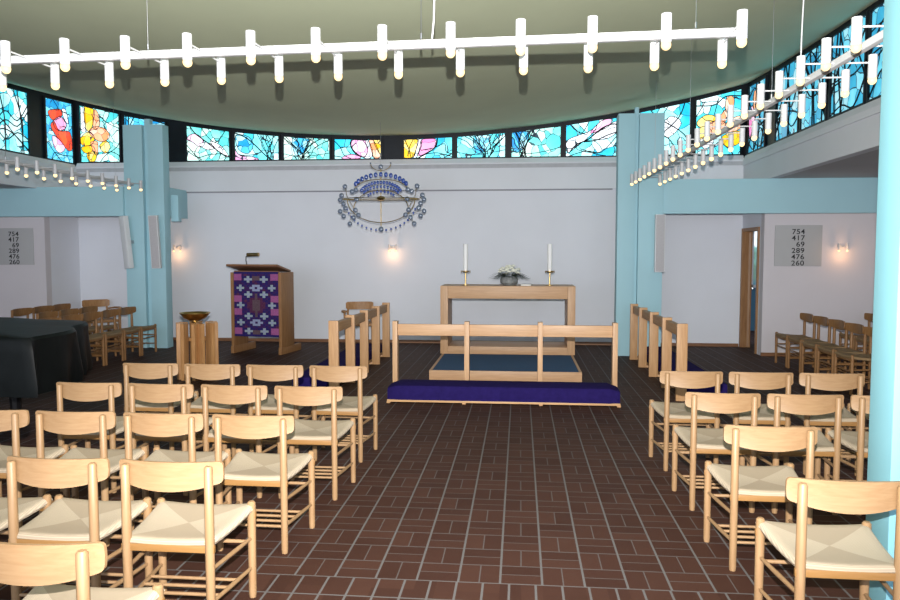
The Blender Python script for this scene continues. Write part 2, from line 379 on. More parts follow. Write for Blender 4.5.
# pillars: two slabs with a recessed taller web between, and the cross beams
def pillar(x0, x1, y0, w1, w2, dep=.22, top=3.84):
    m = MB().box(x0, w1, y0, y0+dep, 0, top, .006).box(w2, x1, y0, y0+dep, 0, top, .006)
    m.box(w1, w2, y0+.09, y0+dep-.02, 0, top+.11)
    return m
struct('pillar', pillar(1.535, 2.245, 12.0, 1.80, 1.86), W['blue'], True)
struct('pillar', pillar(-6.79, -6.08, 12.25, -6.45, -6.35), W['blue'], True)
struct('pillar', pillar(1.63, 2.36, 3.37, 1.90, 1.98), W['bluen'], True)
struct('beam', MB().box(2.245, 8, 12.04, 12.2, 2.27, 2.81, .005), W['blue'], True)
struct('beam', MB().box(-13, -6.79, 12.2, 12.39, 2.285, 2.79, .005), W['blue'], True)
struct('beam', MB().box(-6.34, -6.20, 12.47, 13.41, 2.29, 2.81, .005), W['blue'], True)
o = struct('beam', MB().box(-6.08, -5.95, 12.50, 12.62, 2.20, 2.66, .005), W['blue'], True)

# ------------------------------------------------------------------ stained glass
def pane(n, axis, a0, a1, zb, base, art):
    """axis 'b' back wall (x runs right), 'r' right wall, 'l' left wall (a = y). art(u->, v up) adds petals and lead curves."""
    def P3(a, z, d):   # d toward the room
        if axis == 'b': return Vector((a, 13.455-d, z))
        if axis == 'r': return Vector((3.905-d, a, z))
        return Vector((-8.415+d, a, z))
    def top(a):
        return (ceil_z(a, 13.4) if axis == 'b' else ceil_z(XR if axis == 'r' else XL, a))-.075
    lo, hi = a0, a1
    fr = MB()
    e = .035
    out = [(lo-e, zb-.03), (hi+e, zb-.03), (hi+e, top(hi)+.03), (lo-e, top(lo)+.03)]
    inn = [(lo, zb), (hi, zb), (hi, top(hi)), (lo, top(lo))]
    for i in range(4):
        j = (i+1) % 4
        fr.prism([P3(*out[i], 0), P3(*out[j], 0), P3(*inn[j], 0), P3(*inn[i], 0)], P3(0, 0, .03)-P3(0, 0, 0))
    f = fr.build('window_%d' % n, W['dark'], None, False, 'structure')
    mats = [G[k] for k in ('cyan', 'teal', 'blue', 'dim', 'pink', 'white', 'red', 'orange', 'yellow', 'amber')]
    keys = ['cyan', 'teal', 'blue', 'dim', 'pink', 'white', 'red', 'orange', 'yellow', 'amber']
    # u runs left to right as seen from inside
    flip = axis == 'r'
    def UV(u, v, d=.004):
        u = min(max(u, 0), 1); a = hi-(hi-lo)*u if flip else lo+(hi-lo)*u
        return P3(a, zb+(top(a)-zb)*min(max(v, 0), 1), d)
    g = MB(); g.mi = keys.index(base)
    g.prism([UV(0, 0, .002), UV(1, 0, .002), UV(1, 1, .002), UV(0, 1, .002)], P3(0, 0, .002)-P3(0, 0, 0))
    ld = MB()
    lay = [0]
    def petal(col, pts, smooth=True):
        lay[0] += 1
        if smooth:
            q = []
            n_ = len(pts)
            for i in range(n_):
                p0, p1, p2, p3 = [pts[(i+k-1) % n_] for k in range(4)]
                for t in (0, .33, .66):
                    q.append(tuple(.5*((2*p1[c])+(-p0[c]+p2[c])*t+(2*p0[c]-5*p1[c]+4*p2[c]-p3[c])*t*t+(-p0[c]+3*p1[c]-3*p2[c]+p3[c])*t**3) for c in (0, 1)))
            pts = q
        g.mi = keys.index(col)
        dd = .006+.0006*lay[0]
        g.face([UV(u, v, dd) for u, v in pts])
        ld.tube([UV(u, v, .012) for u, v in pts], .0065, 4, False, True)
    def lead(pts, r=.0075):
        q = []
        for i in range(len(pts)-1):
            p0, p1, p2, p3 = pts[max(i-1, 0)], pts[i], pts[i+1], pts[min(i+2, len(pts)-1)]
            for t in (0, .25, .5, .75):
                q.append(tuple(.5*((2*p1[c])+(-p0[c]+p2[c])*t+(2*p0[c]-5*p1[c]+4*p2[c]-p3[c])*t*t+(-p0[c]+3*p1[c]-3*p2[c]+p3[c])*t**3) for c in (0, 1)))
        q.append(pts[-1])
        ld.tube([UV(u, v, .012) for u, v in q], r, 4, False)
    art(petal, lead)
    gl = g.build('stained_glass', mats, f, False)
    if len(ld.bm.verts): ld.build('lead_lines', W['dark'], f, False)

def fan(lead, cx, n, seed, spread=.5):
    rnd = random.Random(seed)
    for i in range(n):
        s = (i/(n-1)-.5)*2
        x = cx+rnd.uniform(-.08, .08); pts = [(x, 0)]
        for k in range(1, 5): pts.append((x+s*spread*(k/4)**1.3+rnd.uniform(-.05, .05), k/4))
        lead(pts, .007)
        if rnd.random() < .7:
            k = rnd.choice((1, 2)); bx, by = pts[k]
            lead([(bx, by), (bx+rnd.uniform(-.12, .12), by+.2), (bx+rnd.uniform(-.25, .25), 1)], .006)
def art_flower_yellow(p, l):
    p('white', [(.02, .55), (.14, .55), (.13, .98), (.02, .98)], False)
    p('yellow', [(.14, .62), (.28, .60), (.38, .98), (.12, 1)])
    p('yellow', [(.0, .42), (.22, .56), (.36, .46), (.28, .32), (.05, .30)])
    p('orange', [(.34, .62), (.50, .70), (.48, .92), (.36, .98)])
    p('orange', [(.22, .55), (.36, .66), (.62, .66), (.76, .52), (.60, .40), (.40, .42)])
    p('yellow', [(.48, .30), (.66, .42), (.76, .30), (.64, .17)])
    p('yellow', [(.02, .26), (.30, .30), (.36, .18), (.12, .16)])
    p('orange', [(.26, .36), (.44, .38), (.42, .12), (.34, .18)])
    p('yellow', [(.16, .16), (.40, .18), (.36, .02), (.20, .02)])
    l([(.5, .9), (.7, .78), (1, .7)]); l([(.55, .15), (.8, .2), (1, .12)]); l([(.2, 0), (.2, .18)]); l([(.5, 0), (.62, .12), (.9, .28), (1, .4)])
def art_flower_red(p, l):
    p('red', [(.1, .78), (.3, .84), (.62, .86), (.58, .74), (.25, .66)])
    p('pink', [(.28, .64), (.58, .75), (.78, .62), (.62, .52), (.38, .52)])
    p('white', [(.6, .86), (.76, .88), (.86, .66), (.72, .70)])
    p('red', [(.18, .56), (.32, .64), (.5, .5), (.9, .52), (.98, .25), (.8, .2), (.55, .33), (.34, .42)])
    p('pink', [(.22, .38), (.4, .38), (.7, .24), (.5, .13), (.3, .2)])
    l([(0, .3), (.3, .12), (.55, 0)]); l([(.2, 0), (.3, .12), (.6, .1), (1, .12)]); l([(.3, 1), (.45, .9), (.5, .84)]); l([(0, .7), (.12, .72)])
def art_swoosh(p, l):
    p('pink', [(.0, .62), (.1, .78), (.28, .78), (.42, .52), (.3, .42), (.14, .55)])
    p('white', [(.28, .5), (.48, .58), (.66, .42), (.52, .34), (.4, .38)])
    p('white', [(.56, .62), (.8, .5), (.98, .16), (.9, .14), (.68, .38)])
    l([(.08, 1), (.2, .82), (.45, .6), (.7, .35), (.95, .1)], .011); l([(.35, 1), (.5, .75), (.65, .6), (.78, .72), (.9, 1)]); l([(0, .3), (.25, .1), (.5, .18), (.8, .22), (1, .12)])
    l([(.25, .42), (.18, .2), (.35, .02)]); l([(0, .45), (.2, .15), (.3, 0)])
def art_bluepink(p, l):
    p('pink', [(.0, .36), (.12, .16), (.4, .12), (.55, .02), (.3, 0), (0, .0)])
    p('blue', [(.02, .9), (.3, .9), (.42, .6), (.3, .25), (.08, .4)])
    l([(0, .98), (.25, .85), (.45, .6), (.6, .35), (.75, .1), (.85, 0)], .011); fan(l, .8, 7, 3, .25); l([(0, .42), (.1, .2), (.4, .2), (.6, .3)])
def art_branch(seed, cx=.5, n=9, sp=.55):
    def a(p, l):
        p('blue', [(cx-.2, .2), (cx, .35), (cx+.1, .95), (cx-.25, .98)])
        fan(l, cx, n, seed, sp)
        l([(0, .25), (.4, .12), (1, .3)], .006)
    return a
def art_pinkleaf(p, l):
    p('pink', [(.36, .98), (.68, .98), (.72, .5), (.66, .12), (.5, .18), (.37, .5)])
    p('white', [(.66, .98), (.72, .98), (.82, .4), (.78, .04), (.64, .04), (.72, .4)])
    p('orange', [(.74, .98), (.84, .98), (.98, .2), (.96, .03), (.84, .06)])
    p('yellow', [(.84, .99), (1, .99), (1, .3), (.93, .4)])
    p('pink', [(.16, .08), (.36, .24), (.56, .1), (.5, .0), (.2, .0)])
    l([(.36, 1), (.36, .6), (.5, .22), (.64, .05)], .011); l([(0, .9), (.12, .6), (.2, .2), (.35, .02)]); l([(.12, .6), (.36, .62)]); l([(0, .15), (.15, .1)])
def art_yellowpink(p, l):
    p('yellow', [(.0, .98), (.3, .98), (.26, .5), (.2, .05), (.0, .03)])
    p('white', [(.3, .98), (.38, .98), (.34, .45), (.26, .03), (.2, .03), (.26, .5)])
    p('pink', [(.38, .98), (.66, .98), (.64, .55), (.5, .3), (.3, .1), (.33, .5)])
    l([(.08, .1), (.12, .6), (.2, 1)]); l([(.15, 0), (.1, .5), (.02, 1)]); l([(.7, 1), (.66, .55), (.45, .2), (.3, .0)], .011); l([(.66, .55), (.85, .7), (.88, .3), (1, .2)]); l([(.45, .2), (.7, .25), (1, .05)]); l([(.36, .4), (.6, .5)])
def art_pinkbend(p, l):
    p('white', [(.0, .42), (.1, .58), (.45, .72), (.62, .88), (.55, .7), (.4, .5), (.2, .28), (.06, .12), (.02, .2)])
    p('pink', [(.48, .68), (.7, .98), (.9, .98), (.85, .8), (.66, .7)])
    p('white', [(.5, .52), (.72, .74), (1, .9), (1, .6), (.75, .45)])
    p('cyan', [(.36, .44), (.6, .4), (.72, .1), (.4, .12), (.2, .25)])
    l([(.06, .1), (.2, .35), (.45, .5), (.7, .76), (.9, .84), (1, .82)], .011); l([(.35, .42), (.6, .45), (.8, .55), (1, .62)], .01); l([(.1, 1), (.3, .7), (.45, 1)]); l([(.05, 0), (.4, .15), (.7, .1), (1, .5)]); l([(.3, .22), (.6, .05), (.8, 0)])
def art_grid(p, l):
    p('white', [(.45, .55), (.65, .8), (.85, .62), (.62, .36)]); p('white', [(.1, .7), (.3, .9), (.36, .78), (.2, .6)])
    l([(0, .9), (.3, .55), (.62, .35), (.8, 0)], .01); l([(.2, .2), (.5, .45), (.8, .75), (.9, 1)], .01); l([(.3, 1), (.5, .75), (.9, .4), (1, .1)], .01); l([(0, .4), (.2, .2), (.3, 0)], .01); l([(.05, .1), (.35, .6), (.6, 1)])
def art_orangebloom(p, l):
    p('orange', [(.66, .7), (.82, .72), (.84, .9), (.68, .94)]); p('orange', [(.5, .58), (.66, .74), (.7, .6), (.6, .5)])
    p('yellow', [(.02, .6), (.2, .7), (.42, .66), (.4, .56), (.1, .5)]); p('yellow', [(.02, .46), (.25, .5), (.36, .36), (.1, .28)])
    p('orange', [(.22, .5), (.45, .58), (.7, .5), (.66, .36), (.4, .32)]); p('white', [(.1, .26), (.36, .34), (.4, .2), (.2, .1)])
    p('yellow', [(.6, .3), (.98, .36), (1, .18), (.7, .12)]); p('orange', [(.66, .5), (.98, .6), (1, .4), (.72, .36)])
    l([(0, .9), (.4, .85), (.66, .95), (1, .9)], .01); l([(.4, .66), (.5, .95)]); l([(.3, 0), (.5, .2), (.7, .12), (.85, 0)], .01); l([(0, .7), (.2, .95)])
def art_net(seed):
    def a(p, l):
        rnd = random.Random(seed)
        for i in range(5):
            y0 = rnd.uniform(0, 1); y1 = rnd.uniform(0, 1); l([(0, y0), (.35, (y0+y1)/2+rnd.uniform(-.2, .2)), (.7, (y0+y1)/2+rnd.uniform(-.2, .2)), (1, y1)], .011)
        for i in range(3):
            x0 = rnd.uniform(.1, .9); l([(x0, 0), (x0+rnd.uniform(-.2, .2), .5), (x0+rnd.uniform(-.2, .2), 1)], .011)
    return a
def art_pinknet(p, l):
    p('pink', [(.0, .5), (.2, .7), (.4, .4), (.1, .2)]); p('orange', [(.3, .9), (.7, .8), (.6, .5), (.3, .6)]); art_net(4)(p, l)

zb = 3.37
pane(1, 'b', -8.29, -7.52, 3.37, 'teal', art_flower_yellow)
pane(2, 'b', -7.41, -6.62, 3.37, 'blue', art_net(11))
pane(3, 'b', -6.2, -5.385, zb, 'teal', art_swoosh)
pane(4, 'b', -5.275, -4.445, zb, 'cyan', art_bluepink)
pane(5, 'b', -4.345, -3.49, zb, 'teal', art_branch(5, .45, 10))
pane(6, 'b', -3.39, -2.53, zb, 'cyan', art_pinkleaf)
pane(7, 'b', -2.11, -1.235, zb, 'cyan', art_yellowpink)
pane(8, 'b', -1.135, -.28, zb, 'cyan', art_branch(8, .6, 10))
pane(9, 'b', -.16, .705, zb, 'teal', art_branch(9, .25, 9, .35))
pane(10, 'b', .805, 1.68, zb, 'cyan', art_pinkbend)
pane(11, 'b', 1.98, 2.945, zb, 'cyan', art_grid)
pane(12, 'b', 3.05, 3.80, zb, 'cyan', art_orangebloom)
pane(13, 'r', 12.42, 13.28, 3.36, 'dim', art_pinknet)
pane(14, 'r', 10.98, 11.9, 3.36, 'dim', art_net(14))
pane(15, 'r', 10.03, 10.87, 3.36, 'dim', art_net(15))
pane(16, 'r', 8.96, 9.89, 3.36, 'dim', art_net(16))
pane(17, 'r', 7.9, 8.85, 3.36, 'dim', art_net(17))
pane(18, 'l', 12.58, 13.37, 3.34, 'blue', art_flower_red)
pane(19, 'l', 11.2, 12.1, 3.34, 'cyan', art_net(21))

# ------------------------------------------------------------------ chairs
def make_chair():
    """origin on the floor under the middle of the rear legs, sitter looks along +y"""
    t = thing('dining_chair', 'x', 'chair')
    for s in (-1, 1):
        MB().tube([(s*.185, 0, 0), (s*.185, 0, .02), (s*.185, 0, .44), (s*.185, 0, .740), (s*.185, 0, .748)], [.016, .0185, .0205, .0185, .013], 12).build('leg', W['beech'], t)
    for s in (-1, 1):
        MB().tube([(s*.225, .385, 0), (s*.225, .385, .02), (s*.225, .385, .40), (s*.225, .385, .46), (s*.225, .385, .468)], [.016, .0185, .0205, .0195, .013], 12).build('leg', W['beech'], t)
    # backrest, bent plywood with a bowed lower edge
    m = MB(); n = 20; F, B = [], []
    ss = [-1, -.995, -.985, -.965, -.93]+[-.93+1.86*q/16 for q in range(1, 16)]+[.93, .965, .985, .995, 1]
    for s in ss:
        x = s*.233; y = .015+.05*(s*s-.57)
        zt = .762-.004*s*s; zl = .634+.034*s*s
        e = max(0, (abs(s)-.93)/.07); c = .017*(1-math.sqrt(max(0, 1-e*e)))
        zt -= c; zl += c
        row = []
        for k in range(5):
            z = zl+(zt-zl)*k/4; row.append((x, y+.003*math.sin(PI*k/4), z))
        F.append([(a, b_+.0165, z) for a, b_, z in row]); B.append([(a, b_+.0025, z) for a, b_, z in row])
    m.grid(F); m.grid(B)
    for A in ([r[0] for r in F], [r[0] for r in B]), ([r[-1] for r in F], [r[-1] for r in B]), (F[0], B[0]), (F[-1], B[-1]): m.grid(A)
    m.build('backrest', W['beech_x'], t)
    # woven seat: four wedges meeting in the middle
    m = MB()
    fw, rw, y0, y1 = .238, .197, -.005, .402
    cor = [(-rw, y0), (rw, y0), (fw, y1), (-fw, y1)]
    cx, cy = 0, .2
    def zz(x, y, tt):
        u = x/.22; v = (y-.2)/.2
        z = .455-.018*(1-y/.4)-.012*(1-min(1, u*u))*(1-0*v)-.010*(1-min(1, v*v))+.004*max(0, v)
        z -= .012*max(0, 1-((1-tt)/.07))**2 if tt > .93 else 0
        return z
    for k in range(4):
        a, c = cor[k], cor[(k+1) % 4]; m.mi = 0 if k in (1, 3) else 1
        rows = []
        for tt in (0, .2, .4, .6, .8, .93, .97, 1.0):
            rows.append([(cx+(a[0]+(c[0]-a[0])*j/8-cx)*tt, cy+(a[1]+(c[1]-a[1])*j/8-cy)*tt, zz(cx+(a[0]+(c[0]-a[0])*j/8-cx)*tt, cy+(a[1]+(c[1]-a[1])*j/8-cy)*tt, tt)) for j in range(9)])
        e = rows[-1]
        rows.append([(x*1.012, cy+(y-cy)*1.012, z-.010) for x, y, z in e]); rows.append([(x*.985, cy+(y-cy)*.985, z-.022) for x, y, z in e])
        rows.append([(x*.5, cy+(y-cy)*.5, .418) for x, y, z in e]); rows.append([(0, cy, .418) for x, y, z in e])
        m.grid(rows)
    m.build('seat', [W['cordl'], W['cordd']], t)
    # linking rails under the seat
    MB().box(-.207, .207, -.009, .009, .372, .404, .003).build('seat_rail', W['rail'], t)
    MB().box(-.247, .247, .376, .394, .388, .418, .003).build('seat_rail', W['rail'], t)
    for s in (-1, 1):
        for z in (.295, .150):
            MB().tube([(s*.185, 0, z), (s*.205, .19, z-.002), (s*.225, .385, z-.004)], [.008, .0105, .008], 8).build('stretcher', W['beech'], t)
    MB().tube([(-.225, .385, .27), (0, .385, .27), (.225, .385, .27)], [.008, .0105, .008], 8).build('stretcher', W['beech'], t)
    r = MB()
    for y in (0, .078, .155, .233):
        h = .185+.04*y/.385
        r.cyl((-h, y, .150), (h, y, .150), .0075, None, 8)
    r.build('book_rack', W['beech'], t)
    return t

chair = make_chair(); first = [True]
def put(x, y, rz, label, group):
    global chair
    if first[0]:
        first[0] = False; o = chair; o.location = (x, y, 0); o.rotation_euler = (0, 0, rz); o['label'] = label
    else: o = copy_tree(chair, (x, y, 0), rz, label)
    o['group'] = group
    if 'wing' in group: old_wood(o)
rows_l = [(5.67, -1.43, 4, 'front'), (4.77, -1.41, 4, 'second'), (3.88, -1.465, 5, 'third'), (2.975, -1.495, 3, 'fourth'), (2.08, -1.505, 1, 'rearmost')]
posn = ['aisle seat', 'second from the aisle', 'third from the aisle', 'fourth from the aisle', 'fifth from the aisle']
jit = random.Random(3)
for y, x0, n, nm in rows_l:
    for k in range(n):
        put(x0-.518*k, y, math.radians(jit.uniform(-1.2, 1.2)), 'light beech cord-seat chair, left block, %s row, %s' % (nm, posn[k]), 'chairs in the left block')
for y, n, nm in [(5.66, 4, 'front'), (4.79, 3, 'second'), (3.88, 1, 'third'), (2.97, 1, 'rearmost')]:
    for k in range(n):
        put(1.297+.51*k, y, math.radians(jit.uniform(-1, 1)), 'light beech cord-seat chair, right block, %s row, %s' % (nm, posn[k]), 'chairs in the right block')
near = ['nearest the altar wall', 'second from the altar wall', 'third from the altar wall', 'fourth from the altar wall', 'fifth from the altar wall', 'sixth from the altar wall']
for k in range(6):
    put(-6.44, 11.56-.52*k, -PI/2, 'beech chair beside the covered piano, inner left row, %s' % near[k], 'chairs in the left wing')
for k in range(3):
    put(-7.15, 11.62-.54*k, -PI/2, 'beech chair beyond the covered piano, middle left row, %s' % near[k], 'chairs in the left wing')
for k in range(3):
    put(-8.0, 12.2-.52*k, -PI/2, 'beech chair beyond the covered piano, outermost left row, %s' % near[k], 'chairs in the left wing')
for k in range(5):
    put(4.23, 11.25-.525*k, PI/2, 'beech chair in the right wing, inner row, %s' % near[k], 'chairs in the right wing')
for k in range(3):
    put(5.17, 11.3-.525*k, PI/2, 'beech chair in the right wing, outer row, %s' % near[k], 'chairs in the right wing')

def make_armchair():
    t = thing('armchair', 'x', 'armchair')
    for s in (-1, 1):
        MB().tube([(s*.25, .22, 0), (s*.26, .2, .40), (s*.28, .17, .66)], [.016, .022, .018], 10).build('leg', W['old'], t)
        MB().tube([(s*.22, -.22, 0), (s*.22, -.22, .40), (s*.20, -.25, .80)], [.016, .022, .017], 10).build('leg', W['old'], t)
        MB().tube([(s*.235, -.235, .64), (s*.30, -.1, .665), (s*.31, .06, .67), (s*.29, .20, .67), (s*.26, .25, .668)], [.016, .02, .022, .024, .018], 10).build('armrest', W['old'], t)
        MB().cyl((s*.25, .21, .2), (s*.22, -.22, .2), .011).build('stretcher', W['old'], t)
    m = MB(); F, B = [], []
    for i in range(15):
        s = -1+i/7; y = -.27+.05*s*s
        e = max(0, (abs(s)-.85)/.15); c = .03*e*e
        F.append([(s*.245, y+.02, z) for z in (.68+c, .75, .825-c*.6)]); B.append([(s*.245, y, z) for z in (.68+c, .75, .825-c*.6)])
    m.grid(F); m.grid(B)
    for A in ([r[0] for r in F], [r[0] for r in B]), ([r[-1] for r in F], [r[-1] for r in B]), (F[0], B[0]), (F[-1], B[-1]): m.grid(A)
    m.build('backrest', W['old'], t)
    MB().box(-.25, .25, -.23, .24, .40, .45, .018).build('seat', W['old'], t)
    return t
ac = make_armchair(); ac['label'] = 'brown wooden armchair with curved back against the wall behind the altar rail'; ac.location = (-2.80, 12.80, 0); ac.rotation_euler = (0, 0, PI+.25); ac.scale = (1, 1, .945)
copy_tree(ac, (-7.72, 12.98, 0), -2.25, 'brown wooden armchair with curved back behind the left wing chairs')

# ------------------------------------------------------------------ altar, platform, rails
pf = thing('altar_platform', 'low wooden platform with slate blue carpet in front of the altar', 'platform', (-.185, 9.5, 0))
MB().box(-.985, .985, 0, .035, 0, .125, .003).box(-.985, -.95, .035, 2.5, 0, .125, .003).box(.95, .985, .035, 2.5, 0, .125, .003).build('timber_edging', W['pale_x'], pf)
MB().box(-.948, .948, .037, 2.5, 0, .122).build('carpet', W['carpet'], pf)
al = thing('altar', 'pale oak altar table shaped as an open rectangular frame', 'altar', (-.185, 11.1, .125))
MB().box(-.894, .894, .003, .72, .84, 1.029, .004).build('tabletop', W['pale_x'], al)
for s in (-1, 1): MB().box(min(s*1.01, s*.895), max(s*1.01, s*.895), 0, .722, 0, 1.03, .005).build('side_panel', W['pale'], al)
MB().box(-.894, .894, .003, .72, 0, .115, .004).build('bottom_board', W['pale_x'], al)
zt = .125+1.03

fr = thing('altar_rail', 'front altar rail with wide violet kneeling cushion before the platform', 'altar rail', (-.185, 8.38, 0))
for x in (-1.245, -.415, .42, 1.255): MB().box(x-.028, x+.028, .0, .115, 0, .866, .003).build('post', W['pale'], fr)
for a, b_ in ((-1.217, -.443), (-.387, .392), (.448, 1.227)): MB().box(a, b_, .035, .08, .70, .832, .004).build('rail', W['pale_x'], fr)
m = MB(); prof = []
hh = [(-.43, .042), (-.435, .09), (-.432, .165), (-.41, .195), (-.36, .205), (-.1, .207), (-.03, .20), (-.012, .17), (-.01, .042)]
rows = []
for i in range(25):
    s = -1+i/12; x = s*1.262; e = max(0, (abs(s)-.955)/.045); k = 1-.16*e*e
    rows.append([(x, -.22+(y+.22)*k, .042+(z-.042)*(1-.22*e*e)) for y, z in hh])
m.grid(rows); m.face([rows[0][i] for i in range(len(hh))]); m.face([rows[-1][i] for i in range(len(hh))])
m.build('kneeling_cushion', W['purple'], fr)
MB().box(-1.265, 1.265, -.42, -.395, .017, .041, .003).box(-1.265, 1.265, -.05, -.02, .017, .041, .003).build('kneeler_frame', W['oak_x'], fr)
for x in (-1.25, -.415, .42, 1.25):
    MB().box(x-.02, x+.02, -.415, -.02, 0, .018, .003).build('foot', W['oak'], fr)

def side_rail(label, x, ys, side, rz):
    t = thing('altar_rail', label, 'altar rail', (x, ys[0], 0), rz)
    for y in ys: MB().box(-.058, .058, y-ys[0]-.024, y-ys[0]+.024, 0, .866, .003).build('post', W['oak'], t)
    for a, b_ in zip(ys, ys[1:]): MB().box(-.022 if side > 0 else -.045, .045 if side > 0 else .022, a-ys[0]+.025, b_-ys[0]-.025, .72, .835, .004).build('rail', W['oak_y'], t)
    L = ys[-1]-ys[0]
    a, b_ = sorted((side*.075, side*.50))
    MB().box(a, b_, -.05, L+.05, .062, .205, .03).build('kneeling_cushion', W['purple'], t)
    MB().box(a, a+.03, -.05, L+.05, .03, .06).box(b_-.03, b_, -.05, L+.05, .03, .06).build('kneeler_frame', W['oak_y'], t)
    for y in ys:
        a, b_ = sorted((side*.059, side*.5)); MB().box(a, b_, y-ys[0]-.02, y-ys[0]+.02, 0, .03, .003).build('foot', W['oak_x'], t)
side_rail('left side altar rail of five plank posts running back toward wall', -2.15, [8.40, 9.2, 9.99, 10.77, 11.55], -1, -.013)
side_rail('right side altar rail of five plank posts beside the blue pillar', 1.80, [8.40, 9.2, 10.02, 10.84, 11.62], 1, .012)

# things on the altar
def candle(x, lab):
    t = thing('candlestick', lab[0], 'candlestick', (x, 11.42, zt), 0, 'brass candlesticks on the altar')
    MB().lathe([(0, 0), (.06, 0), (.06, .008), (.012, .016), (.009, .03)]).build('base', W['brass'], t)
    MB().cyl((0, 0, .016), (0, 0, .20), .011).build('stem', W['brass'], t)
    MB().lathe([(.009, .19), (.045, .20), (.062, .212), (.062, .222), (.04, .214), (.0, .212)]).build('drip_pan', W['dbrass'], t)
    for k in range(4): 
        a = k*PI/2+.4; MB().box(-.012, .012, -.003, .003, .19, .225, 0, Matrix.Translation((.072*math.cos(a), .072*math.sin(a), 0)) @ Matrix.Rotation(a+PI/2, 4, 'Z')).build('drip_pan_tab', W['dbrass'], t)
    c = MB().lathe([(0, .0), (.036, .0), (.036, .41), (.032, .42), (.01, .422), (0, .42)]).build('altar_candle', W['wax'])
    c.location = (x, 11.42, zt+.2145); tag(c, lab[1], 'candle', 'white altar candles')
    MB().cyl((0, 0, .42), (0, 0, .437), .0015, None, 6).build('wick', W['ink'], c)
candle(-.835, ('brass candlestick on the left end of the altar', 'tall white candle on left end of altar'))
candle(.455, ('brass candlestick on the right end of the altar', 'tall white candle on right end of altar'))
bq = thing('flower_bowl', 'round grey bowl of cream flowers and fern leaves on the altar', 'flower bowl', (-.165, 11.38, zt))
MB().lathe([(0, 0), (.09, 0), (.13, .04), (.138, .09), (.12, .13), (.105, .13), (.11, .09), (0, .085)]).build('bowl', W['pot'], bq)
rnd = random.Random(5)
m = MB()
for i in range(110):
    a = rnd.uniform(0, 2*PI); ln = rnd.uniform(.17, .31); dr = Vector((math.cos(a), math.sin(a)*.7, 0)); h = rnd.uniform(.06, .17)
    p0 = Vector((0, 0, .11)); p1 = p0+dr*ln*.5+Vector((0, 0, h)); p2 = p0+dr*ln+Vector((0, 0, h*.25-.03))
    for k in range(9):
        t_ = .25+.75*k/8; q = p0*(1-t_)**2+p1*2*t_*(1-t_)+p2*t_*t_; sd = dr.cross(Vector((0, 0, 1)))*.042*(1.3-t_)
        for sg in (-1, 1):
            m.face([q, q+sd*sg+dr*.018+Vector((0, 0, .002)), q+sd*sg*.8+dr*.034, q+dr*.016])
m.build('fern_leaves', W['leaf'], bq, False)
for i in range(34):
    a = rnd.uniform(0, 2*PI); rr = .17*math.sqrt(rnd.random()); z = .285-rr*rr*3.2+rnd.uniform(-.035, .03)
    f = MB(); c = Vector((rr*math.cos(a), rr*math.sin(a)*.8, z))
    for k in range(7):
        b2 = k*2*PI/7; f.ball(c+Vector((.018*math.cos(b2), .018*math.sin(b2), .003*(k % 2))), .017, (1, 1, .8), 6, 4)
    f.ball(c+Vector((0, 0, .008)), 0.016, (1, 1, 1), 6, 4)
    f.build('flower', W['petal'], bq)
bk = thing('book', 'small pale open book lying right of the flower bowl', 'book', (.10, 11.30, zt), -.15)
MB().box(-.075, .075, -.055, .055, 0, .022, .003).build('pages', W['paper'], bk)
MB().box(-.08, .08, -.06, .06, .0221, .027, .001).build('cover', W['board'], bk)

# ------------------------------------------------------------------ lectern
le = thing('lectern', 'oak lectern hung with a purple patchwork cloth near back wall', 'lectern', (-4.28, 11.68, 0), math.radians(-9))
for s in (-1, 1):
    MB().box(s*.43-.025, s*.43+.025, -.0, .45, .12, 1.335, .003).build('side_panel', W['pine'], le)
    MB().box(s*.43-.027, s*.43+.027, -.02, .70, 0, .119, .004).build('foot', W['pine'], le)
MB().box(-.404, .404, .03, .055, .30, 1.36).build('front_panel', W['pine_x'], le)
MB().box(-.404, .404, .42, .445, .30, 1.30, .003).build('back_panel', W['pine'], le)
tp = MB().box(-.455, .455, -.13, .36, -.014, .018, .004).build('desk_top', W['pine_x'], le); tp.location = (0, 0, 1.425); tp.rotation_euler = (math.radians(-12), 0, 0)
cl = MB(); NC, NR = 17, 30
col = {}
for c in range(NC):
    for r in range(NR): col[c, r] = ('violet', 'navy', 'maroon', 'navy')[(c*7+r*5+(c*r) % 3) % 4] if (c+r) % 2 else 'violet'
def blk(cs, rs, k):
    for c in cs:
        for r in rs: col[c, r] = k
def cross(c, r, k, kc):
    for dc in (-1, 0, 1):
        for dr in (-1, 0, 1): col[c+dc, r+dr] = k if dc*dr == 0 else 'navy'
    col[c, r] = kc
for c in range(NC): col[c, 0] = col[c, NR-1] = 'navy'
blk(range(6, 11), range(12, 19), 'maroon'); blk((8,), range(10, 21), 'taupe'); blk((7, 9), range(13, 18), 'taupe'); blk((5, 11), (14, 15, 16), 'maroon')
blk((7, 8, 9), (2, 3), 'taupe'); blk((7, 8, 9), (27, 28), 'taupe')
for r in (1, 11, 17, 26): blk((0, 1, 2), (r, r+1, r+2), 'pink'); blk((14, 15, 16), (r, r+1, r+2), 'pink')
for r in (3, 10, 20, 27):
    for c in (5, 11): cross(c, r, 'pale', 'sky')
for r in (7, 15, 23):
    for c in (2, 14): cross(c, r, 'pale', 'sky')
for r in (7, 23):
    blk(range(6, 11), (r,), 'sky'); blk((7, 8, 9), (r-1, r+1), 'sky'); blk((8,), (r,), 'violet')
ks = list(Q)
w, h, xo, zo = .80/NC, 1.06/NR, -.40, 1.345
